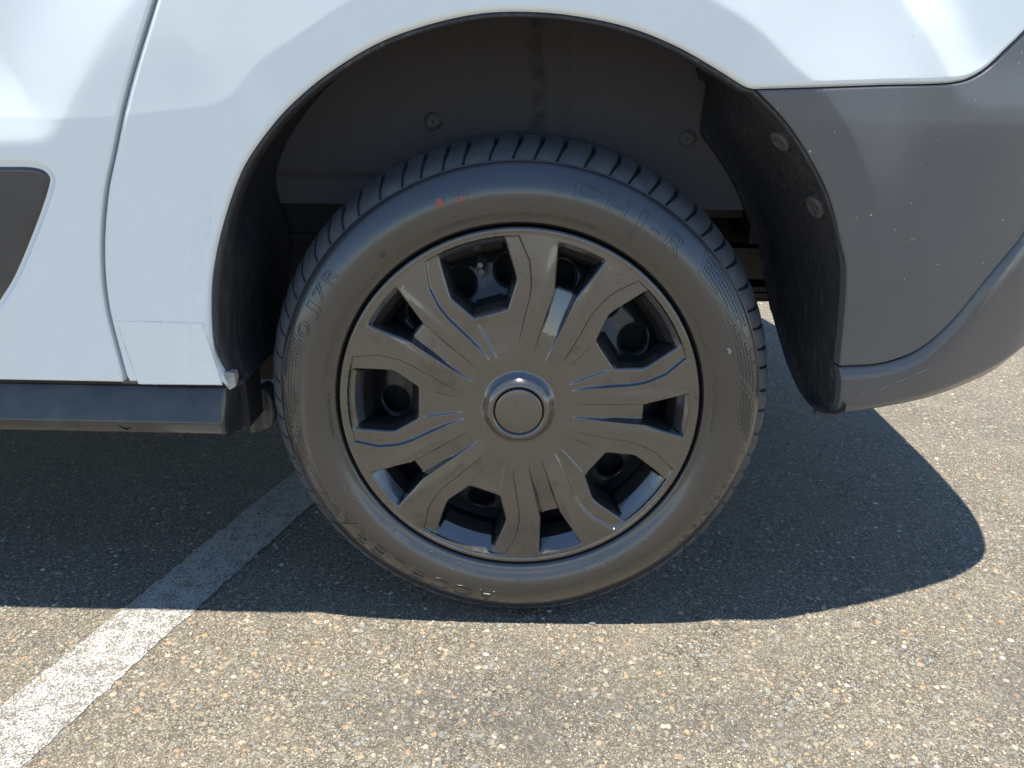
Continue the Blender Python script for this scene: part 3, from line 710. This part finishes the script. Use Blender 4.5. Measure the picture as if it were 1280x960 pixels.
# ------------------------------------------------------------------ rest of the body (outside the photograph; it casts the shadow)
def shell():
    near = [(x, y) for x, y in PL if x > -1.5]; pts = near + [(x, 1.80 - y) for x, y in near[::-1]]
    pts = [p for i, p in enumerate(pts) if i % 6 == 0]
    pts += [(-2.9, 1.835), (-3.35, 1.72), (-3.58, 1.35), (-3.62, .9), (-3.58, .45), (-3.35, .08), (-2.9, -.035)]
    P = np.array(pts); n = len(P)
    if area(P) < 0: P = P[::-1]
    T = np.roll(P, -1, 0) - np.roll(P, 1, 0); T /= np.linalg.norm(T, axis=1)[:, None]; Nn = np.stack([-T[:, 1], T[:, 0]], 1)
    def rings(levels, keep=None):
        V = []; F = []
        for z, ins, hood in levels:
            Q = P + Nn * ins; x = np.maximum(Q[:, 0], hood)
            V += [(x[i], Q[i, 1], z) for i in range(n)]
        for j in range(len(levels) - 1):
            for i in range(n):
                k = (i + 1) % n; c = (P[i] + P[k]) / 2
                if keep and not keep(c): continue
                F.append((j*n+i, j*n+k, (j+1)*n+k, (j+1)*n+i))
        return V, F
    V, F = rings([(.90, .030, -9), (.96, .035, -9), (1.0, .042, -9), (1.04, .045, -3.4), (1.08, .055, -2.75)])
    F.append(tuple(4 * n + i for i in range(n)))
    mesh_obj('waist_panel', V, F, MT['white'], van)
    V, F = rings([(.33, .02, -9), (.6, .0, -9), (.94, .05, -9)], lambda c: (c[1] > .55 or c[0] < -1.4))
    mesh_obj('outer_body', V, F, MT['white'], van)
    V, F = rings([(1.07, .065, -2.55), (1.3, .085, -2.3), (1.52, .12, -2.0)]); mesh_obj('window', V, F, MT['glass'], van)
    V, F = rings([(1.50, .11, -2.0), (1.62, .125, -1.95), (1.72, .18, -1.8), (1.78, .28, -1.7), (1.80, .42, -1.6)]); F.append(tuple(4 * n + i for i in range(n)))
    mesh_obj('roof', V, F, MT['white'], van)
shell()

# ------------------------------------------------------------------ wheel
def contact(P):
    """the tyre flattens on the ground under the van's weight"""
    P = np.array(P, float); z = P[:, 2]; w = .004
    zz = .0015 + soft(z - .0015, w); near = sstep((.06 - z) / .06); P[:, 2] = np.where(z < .06, zz, z)
    P[:, 1] = P[:, 1] - .004 * near * np.exp(-((P[:, 1] - .0) / .03) ** 2)
    return P
PROF = [(.2215, .022), (.2235, .012), (.2258, .0045), (.2290, .0005), (.2325, -.0008), (.2350, -.0022), (.2385, -.0050), (.2440, -.0078), (.2520, -.0098), (.2600, -.0106), (.2680, -.0098), (.2760, -.0074), (.2840, -.0034), (.2900, .0008), (.2940, .0042), (.2958, .0060)]
PR = np.array(PROF)
def y_side(r): return np.interp(r, PR[:, 0], PR[:, 1])
def polar(r, th, y): return (r * math.cos(th), y, WC + r * math.sin(th))
def tyre():
    sp = spline(PROF, 3)
    prof = [tuple(p) for p in sp] + [(.2968, .0066), (.2968, .0105), (.3015, .0160), (.3075, .0260), (.3120, .042), (.3140, .060), (.3140, .0665), (.3212, .0675), (.3216, .084), (.3216, .0985), (.3145, .0995), (.3145, .108), (.3216, .109), (.3216, .133), (.3145, .134), (.3145, .143), (.3212, .144), (.318, .165), (.311, .182), (.297, .195), (.27, .207), (.245, .204), (.224, .19)]
    n = 360; V = []; F = []
    for r, y in prof:
        for i in range(n): V.append(polar(r, 2 * math.pi * i / n, y))
    for j in range(len(prof) - 1):
        for i in range(n): k = (i + 1) % n; F.append((j*n+i, j*n+k, (j+1)*n+k, (j+1)*n+i))
    ns = len(sp) * n
    return mesh_obj('tyre', contact(V), [f[::-1] for f in F], None, wheel, angle=38, mats=[MT['rubber'], MT['tread'], MT['dark']], mi=[0 if f[0] < ns else (2 if f[0] < ns + 7 * n else 1) for f in F])
def tread_blocks():
    outer = [(.2972, .0068), (.2988, .0078), (.3035, .0122), (.3078, .0180), (.3122, .0270), (.3158, .0385), (.3188, .0500), (.3208, .0600), (.3200, .0612), (.3150, .0614)]
    base = [(.2955, .0100), (.2955, .0110), (.2990, .0150), (.3030, .0215), (.3065, .0300), (.3095, .0400), (.3115, .0500), (.3130, .0600), (.3130, .0605), (.3130, .0610)]
    seq = []; pat = [1.0, 1.12, .9, 1.0, .9, 1.12, 1.2, .95, .9]
    while sum(seq) < 70.2: seq.append(pat[len(seq) % len(pat)] * random.uniform(.98, 1.02))
    tot = sum(seq); th = 0
    for k, s in enumerate(seq):
        pitch = s / tot * 2 * math.pi; gapw = .0175 * (.9 + .1 * s)
        V = []; F = []; nc = 5; m = len(outer)
        for prof in (outer, base):
            for j, (r, y) in enumerate(prof):
                t = (y - .006) / .055; skew = -.030 * t - .012 * math.sin(math.pi * min(t, 1))
                g = gapw * (.62 + .38 * sstep(t * 2.2)) ; chamf = .0016 if prof is outer else 0
                for q in range(nc + 1):
                    a = th + skew + g / 2 + (pitch - g) * q / nc
                    rr = r - (.0012 if (prof is outer and q in (0, nc) and 0 < j < m - 1) else 0)
                    if prof is base: a += (0 if 0 < q < nc else (-.001 if q == 0 else .001))
                    V.append(polar(rr, a, y))
        w = nc + 1; off = m * w
        for j in range(m - 1):
            for q in range(nc):
                F.append((j*w+q, (j+1)*w+q, (j+1)*w+q+1, j*w+q+1))
            F.append((j*w, off+j*w, off+(j+1)*w, (j+1)*w)); F.append((j*w+nc, (j+1)*w+nc, off+(j+1)*w+nc, off+j*w+nc))
        for q in range(nc):
            F.append((q, q+1, off+q+1, off+q)); F.append(((m-1)*w+q, off+(m-1)*w+q, off+(m-1)*w+q+1, (m-1)*w+q+1))
        mesh_obj('tread_block', contact(V), F, MT['tread'], wheel, angle=32)
        th += pitch

def steel_wheel():
    def S(Q):
        r = np.hypot(Q[:, 0], Q[:, 1])
        d = np.interp(r, [0, .05, .075, .11, .128, .150, .175, .19, .2], [.035, .035, .028, .030, .040, .050, .056, .070, .085])
        return -d
    m = lambda Q, off: np.stack([Q[:, 0], -off, Q[:, 1] + WC], 1)
    circ = lambda c, r, n: np.array([(c[0] + r * math.cos(2*math.pi*i/n), c[1] + r * math.sin(2*math.pi*i/n)) for i in range(n)])
    holes = [circ((.1625 * math.cos(a), .1625 * math.sin(a)), .0185, 26) for a in (math.radians(95 + 22.5 * k) for k in range(16))]
    w = panel('wheel', circ((0, 0), .199, 120), S, m, MT['steel'], van, holes=holes, step=.009, R=.002, hole_R=.005, depth=((.03, 0),), hole_depth=((.006, 0),), edge=.006)
    return w
wheel = steel_wheel()
tyre(); tread_blocks()
def rim():
    b = MB(); b.lathe([(.190, .19), (.190, .08), (.1985, .07), (.199, .03), (.203, .016), (.2145, .0125), (.2195, .0095), (.2215, .0115), (.2215, .03), (.2, .035)], (0, 0, WC), (0, 1, 0), 120)
    b.F = b.F[:-1]; b.build('rim', MT['steel'], wheel)
    b = MB(); b.lathe([(.0, .10), (.188, .10), (.188, .13)], (0, 0, WC), (0, 1, 0), 48); b.F = b.F[:-1]; b.build('brake_drum', MT['dark'], wheel)
    a = math.radians(106.0); c = Vector((.178 * math.cos(a), .0, WC + .178 * math.sin(a)))
    b = MB(); b.lathe([(.0075, 0), (.0070, .012), (.0045, .016), (.0040, .030), (.0047, .031), (.0047, .041), (.0038, .0425), (.0001, .043)], c + Vector((0, .066, 0)), (-.12 * math.cos(a), -1, -.12 * math.sin(a) - .05), 16)
    b.build('valve', MT['clip'], wheel)
    b = MB(); b.lathe([(.0040, 0), (.0042, .002), (.0042, .006), (.0033, .0075), (.0001, .008)], c + Vector((0, .031, .002)), (0, -1, -.05), 14); b.build('valve_cap', MT['brass'], wheel)
rim()

AX = math.radians(34.3)
def pol(L): return np.array([(r * math.cos(math.radians(a)), r * math.sin(math.radians(a))) for r, a in L])
def rotp(P, a): c, s = math.cos(a), math.sin(a); P = np.asarray(P); return np.stack([P[:, 0]*c - P[:, 1]*s, P[:, 0]*s + P[:, 1]*c], 1)
def rounded(P, r=.0035, n=4):
    o = []; m = len(P)
    for i in range(m):
        a, b, c = P[i-1], P[i], P[(i+1) % m]; u = a - b; v = c - b; lu, lv = np.linalg.norm(u), np.linalg.norm(v)
        rr = min(r, lu * .3, lv * .3); p0 = b + u / lu * rr; p1 = b + v / lv * rr
        for t in np.linspace(0, 1, n): o.append((1-t)**2 * p0 + 2*t*(1-t) * b + t*t * p1)
    return np.array(o)
arc = lambda r, a0, a1, n: [(r, a0 + (a1 - a0) * i / n) for i in range(n + 1)]
BIGW = rounded(np.vstack([pol(arc(.2098, -11.0, 11.0, 1)), pol([(.1685, 13.9), (.1595, 14.6), (.1265, 9.4)]), pol([(.1265, -9.4), (.1595, -14.6), (.1685, -13.9)])]), .003)
def big_window():
    o = [*pol([(.2098, -11.0)]), *pol(arc(.2098, -11.0, 11.0, 8))[1:], *pol([(.1700, 13.9), (.1600, 14.5), (.1265, 9.4), (.1265, -9.4), (.1600, -14.5), (.1700, -13.9)])]
    return rounded(np.array(o), .0028, 3)
def small_window():
    o = [*pol(arc(.2098, -8.0, 8.0, 6)), *pol([(.1575, 5.0), (.1575, -5.0)])]
    return rounded(np.array(o), .0025, 3)
PAD = pol([*arc(.2138, -15.6, 15.6, 8), (.185, 19.6), (.165, 20.9), (.158, 21.2), (.141, 21.1), (.120, 19.6), (.091, 16.9), (.0605, 13.6), (.0605, -13.6), (.091, -16.9), (.120, -19.6), (.141, -21.1), (.158, -21.2), (.165, -20.9), (.185, -19.6)])
CHAN = np.array([(.165, -.0150), (.165, .0150), (.157, .0139), (.065, .0092), (.0645, -.0092), (.157, -.0139)])
def fold5(Q, a0):
    th = np.arctan2(Q[:, 1], Q[:, 0]) - a0; r = np.hypot(Q[:, 0], Q[:, 1]); s = 2 * math.pi / 5
    th = (th + s / 2) % s - s / 2
    return np.stack([r * np.cos(th), r * np.sin(th)], 1), r
def S_cover(Q):
    Q = np.asarray(Q, float); A, r = fold5(Q, AX); B, _ = fold5(Q, AX + math.radians(36))
    o = .0035 * np.sin(np.clip((r - .05) / .165, 0, 1) * math.pi)
    din = seg_dist(A, PAD) * np.where(inside(A, PAD), 1, -1)
    o = o - .0048 * sstep((din + .0002) / .0030) * sstep((r - .058) / .060)
    # folds running from the window corners to the hub, and softly domed spokes
    hw = np.interp(r, [.062, .1225], [.0065, .0195]); wd = hw - np.abs(A[:, 1])
    o = o - .0016 * sstep((wd + .0013) / .0026) * (A[:, 0] > 0) * sstep((r - .060) / .03) * (1 - sstep((r - .112) / .012))
    for sg in (-1, 1):
        a0 = sg * math.radians(25.6); lat = -A[:, 0] * math.sin(a0) + A[:, 1] * math.cos(a0)
        o = o + .0005 * np.exp(-(lat / .0125) ** 2) * sstep((r - .075) / .07) * (1 - sstep((r - .165) / .045)) * (A[:, 0] > 0)
    # tapered channel running from each small window to the hub
    hwc = np.interp(B[:, 0], [.066, .157, .17], [.0092, .0139, .0150]); cd = hwc - np.abs(B[:, 1])
    dep = np.interp(r, [.064, .10, .157, .17], [0, .0040, .0155, .018])
    o = o - dep * sstep((cd + .0002) / (.0016 + .16 * dep)) * (B[:, 0] > .05) * (r < .19)
    # spokes: a soft fold on each side of the channel
    o = o + .0010 * np.exp(-((np.abs(B[:, 1]) - hwc - .010) / .006) ** 2) * sstep((r - .08) / .05) * (r < .205)
    # boss round the cap
    o = o + .0128 * sstep((.0485 - r) / .0150) - .001 * sstep((.034 - r) / .004)
    # narrow outer rim
    o = o + .0012 * sstep((r - .2168) / .0012)
    return o
def cover_taper(P):
    r = np.hypot(P[:, 0], P[:, 1]); B, _ = fold5(P, AX + math.radians(36)); small = np.abs(B[:, 1]) < np.tan(math.radians(9.5)) * B[:, 0]
    k = np.where(small, .15, .32) + np.where(small, 1.2, 1.0) * sstep((r - .202) / .006) + np.where(small, 0, .5) * (1 - sstep((r - .128) / .006))
    return np.where(r < .05, 0.0, k)
cov_map = lambda Q, off: np.stack([Q[:, 0], .0005 - off, Q[:, 1] + WC], 1)
holes = [rotp(big_window(), AX + 2 * math.pi * k / 5) for k in range(5)] + [rotp(small_window(), AX + math.radians(36) + 2 * math.pi * k / 5) for k in range(5)]
circle = lambda r, n: np.array([(r * math.cos(2*math.pi*i/n), r * math.sin(2*math.pi*i/n)) for i in range(n)])
feats = []
for k in range(5):
    a = AX + 2 * math.pi * k / 5
    Pd = densify(np.vstack([PAD, PAD[:1]]), .004, False); feats.append(rotp(Pd, a))
    for sg in (-1, 1):
        feats.append(rotp(np.array([(.063, sg * .0067), (.1225, sg * .0195)]), a))
        feats.append(rotp(np.array([(.062, sg * .0085), (.110, sg * .0108), (.156, sg * .0131)]), a + math.radians(36)))
feats += [np.vstack([circle(.2174, 160), circle(.2174, 160)[:1]])]
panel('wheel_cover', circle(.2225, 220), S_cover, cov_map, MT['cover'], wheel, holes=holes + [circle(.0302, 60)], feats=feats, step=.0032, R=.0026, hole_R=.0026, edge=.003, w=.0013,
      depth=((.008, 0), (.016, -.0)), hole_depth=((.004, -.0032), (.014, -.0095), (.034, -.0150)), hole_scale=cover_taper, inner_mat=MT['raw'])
def centre_cap():
    b = MB(); b.lathe([(.0291, -.012), (.0291, .0004), (.0284, .0012), (.0270, .0016), (.018, .0021), (.0001, .0023)], (0, -.0105, WC), (0, -1, 0), 64)
    b.build('centre_cap', MT['cover'], wheel)
    b = MB(); b.lathe([(.0001, 0), (.034, 0), (.034, .004)], (0, .0, WC), (0, 1, 0), 40); b.F = b.F[:-1]; b.build('cap_seat', MT['dark'], wheel)
centre_cap()

# ------------------------------------------------------------------ marks on the sidewall
def side_pt(r, th, lift):
    y = float(y_side(r)); dr = .001; ny = (float(y_side(r + dr)) - float(y_side(r - dr))) / (2 * dr)
    l = math.hypot(1, ny); # outward normal of (r, y(r)) facing -y
    return polar(r + ny / l * lift, th, y - lift / l)
def text_mesh(s, fill):
    c = bpy.data.curves.new('lettering', 'FONT'); c.body = s; c.size = 1; c.resolution_u = 3; c.fill_mode = 'BOTH' if fill else 'NONE'
    o = bpy.data.objects.new('lettering', c); COL.objects.link(o)
    me = bpy.data.meshes.new_from_object(o, depsgraph=bpy.context.evaluated_depsgraph_get())
    V = np.array([tuple(v.co) for v in me.vertices]) if len(me.vertices) else np.zeros((0, 3)); E = [tuple(e.vertices) for e in me.edges]; F = [tuple(p.vertices) for p in me.polygons]
    bpy.data.objects.remove(o); bpy.data.curves.remove(c); bpy.data.meshes.remove(me)
    return V, E, F
def solid_text(b, s, r0, deg0, deg1, h, lift=.00035):
    """raised solid letters, tops outward, read clockwise from deg0 to deg1"""
    V, E, F = text_mesh(s, True)
    if not len(V): return
    x0, x1 = V[:, 0].min(), V[:, 0].max(); 
    out = [side_pt(r0 + v[1] * h / .72, math.radians(deg0 + (deg1 - deg0) * (v[0] - x0) / (x1 - x0)), lift) for v in V]
    b.add(contact(out), F)
def outline_text(b, s, r0, deg0, deg1, h, wd=.0008, lift=.0010):
    V, E, F = text_mesh(s, False)
    x0, x1 = V[:, 0].min(), V[:, 0].max()
    for i, j in E:
        a, c = V[i], V[j]; T = []
        for v in (a, c): T.append((r0 + v[1] * h / .72, math.radians(deg0 + (deg1 - deg0) * (v[0] - x0) / (x1 - x0))))
        (ra, ta), (rc, tc) = T; L = math.hypot(rc - ra, (tc - ta) * ra); k = max(1, int(L / .0025))
        if L < 1e-6: continue
        nr, nt = -(tc - ta) * ra / L, (rc - ra) / L
        pts = []
        for q in range(k + 1):
            f = q / k; r = ra + (rc - ra) * f; t = ta + (tc - ta) * f
            pts += [side_pt(r + nr * wd, t + nt * wd / r, -.0002), side_pt(r + nr * wd * .6, t + nt * wd * .6 / r, lift), side_pt(r - nr * wd * .6, t - nt * wd * .6 / r, lift), side_pt(r - nr * wd, t - nt * wd / r, -.0002)]
        ff = [(q*4+m_, q*4+m_+1, (q+1)*4+m_+1, (q+1)*4+m_) for q in range(k) for m_ in range(3)]
        b.add(contact(pts), ff)
def marks():
    def letter(ch, r0, d0, d1, h):
        b = MB(); outline_text(b, ch, r0, d0, d1, h); b.build('raised_letter', MT['rubber'], wheel, angle=50)
    for ch, d0, d1 in (('P', 77.5, 71.6), ('H', 69.3, 64.2), ('I', 60.8, 59.2), ('-', 57.0, 54.6), ('R', 52.6, 47.0)): 
        letter(ch, .2600 if ch != '-' else .2610, d0, d1, .0225)
    for ch, d0, d1 in zip('0J7R', (161, 155.4, 150.2, 145.4), (157, 151.8, 146.6, 141.8)): letter(ch, .2690, d0, d1, .0150)
    for i, ch in enumerate('ACCELERA'): letter(ch, .2640, -96 - 6.6 * i, -100.6 - 6.6 * i, .0190)
    for s, r, d0, d1, hh in (('215/55R16 97W', .2775, -15, -47, .0075), ('DOT', .2645, 111.5, 108.8, .0062), ('1922', .2655, 106.5, 102.8, .0062), ('TUBELESS RADIAL', .2375, 116, 97, .0034), ('MAX LOAD 730 KG', .2375, 93, 70, .0034), ('TREADWEAR 420 TRACTION A', .2385, 172, 146, .0034), ('TEMPERATURE A', .2335, 190, 176, .0034),
                             ('STEEL BELTED', .2365, -137, -126, .0048), ('RADIAL TUBELESS TUBELESS', .2400, -103, -123, .0055), ('OUTSIDE', .2420, -58, -68, .0065), ('M+S', .2440, -148, -151, .0055), ('PLIES', .2380, 12, 3, .0050), ('TREAD 4', .238, 4, -6, .0036)):
        b = MB(); solid_text(b, s, r, d0, d1, hh); b.build('sidewall_text', MT['clip'], wheel, False)
    # small round and square emblems
    for r, d, s in ((.2500, 60.6, .0055), (.2440, -153, .0050), (.2480, -89, .0040), (.2480, -83, .0035), (.2480, 130, .0040)):
        b = MB(); n = 18; th0 = math.radians(d); P = []
        for q in range(n):
            a = 2 * math.pi * q / n
            for rad in (s, s * .78): P.append(side_pt(r + rad * math.sin(a), th0 + rad * math.cos(a) / r, .0006))
        b.add(contact(P), [((2*q), (2*q+1), (2*((q+1) % n)+1), (2*((q+1) % n))) for q in range(n)])
        solid_text(b, 'E', r - s * .4, d + 1.0 * .45, d - 1.0 * .45, s * .8, .0006); b.build('sidewall_emblem', MT['clip'], wheel, False)
    # honeycomb panels
    b = MB(); pr = .0045
    for k in ('comb_one', 'comb_two', 'comb_three', 'comb_four', 'comb_five', 'comb_six'):
        P = np.array(D[k], float); a = P[:, 1].copy(); a = np.where((a < 0) & (k in ('comb_one', 'comb_two', 'comb_three')), a + 360, a)
        Q = np.stack([np.radians(a) * .28, P[:, 0]], 1)
        if area(Q) < 0: Q = Q[::-1]
        lo, hi = Q.min(0), Q.max(0); row = 0; y = lo[1]
        while y < hi[1]:
            x = lo[0] + (row % 2) * pr * .5
            while x < hi[0]:
                if inside(np.array([[x, y]]), Q)[0]:
                    V = []
                    for rad, lf in ((pr * .47, -.0001), (pr * .36, .0010)):
                        for q in range(6):
                            an = math.pi / 6 + q * math.pi / 3; V.append(side_pt(min(y + rad * math.sin(an), .2955), (x + rad * math.cos(an)) / .28, lf))
                    b.add(contact(V), [(q, (q+1) % 6, 6 + (q+1) % 6, 6 + q) for q in range(6)] + [(6, 7, 8, 9, 10, 11)])
                x += pr
            y += pr * .87; row += 1
        # raised border of each panel
        Qd = densify(Q, .003); n = len(Qd); T = np.roll(Qd, -1, 0) - np.roll(Qd, 1, 0); T /= np.linalg.norm(T, axis=1)[:, None]; Nn = np.stack([T[:, 1], -T[:, 0]], 1)
        V = []
        for q in range(n):
            for o_, lf in ((.0014, 0), (.0018, .0006), (.0026, .0006), (.0032, 0)):
                p = Qd[q] + Nn[q] * o_; V.append(side_pt(min(p[1], .2956), p[0] / .28, lf))
        b.add(contact(V), [(q*4+m_, q*4+m_+1, ((q+1) % n)*4+m_+1, ((q+1) % n)*4+m_) for q in range(n) for m_ in range(3)])
    o = b.build('honeycomb_relief', MT['rubber'], wheel, False); o['kind'] = 'stuff'
    # moulding nubs
    b = MB()
    for _ in range(26):
        r = random.choice((.236, .246, .272, .29)); t = random.uniform(0, 360); c = side_pt(r, math.radians(t), 0)
        if c[2] < .03: continue
        b.lathe([(.0011, -.0005), (.0010, .0009), (.0001, .0013)], c, (0, -1, 0), 8)
    o = b.build('moulding_nubs', MT['clip'], wheel); o['kind'] = 'stuff'
    for nm, (r, a), mat, sz, el in (('paint_mark', D['paintdots'][0], 'red', .0045, 1.2), ('paint_mark', D['paintdots'][1], 'red', .0038, 1.0), ('rubber_scuff', D['paintdots'][2], 'chip', .0048, .8)):
        n = 22; V = [side_pt(r, math.radians(a), .0009)]
        for q in range(n):
            an = 2 * math.pi * q / n; rad = sz * random.uniform(.65, 1.1)
            if nm == 'rubber_scuff' and 3.7 < an < 5.6: rad *= .25
            V.append(side_pt(r + rad * math.sin(an) * el, math.radians(a) + rad * math.cos(an) / r, .0009))
        mesh_obj(nm, V, [(0, 1 + q, 1 + (q + 1) % n) for q in range(n)], MT[mat], wheel, False)
marks()
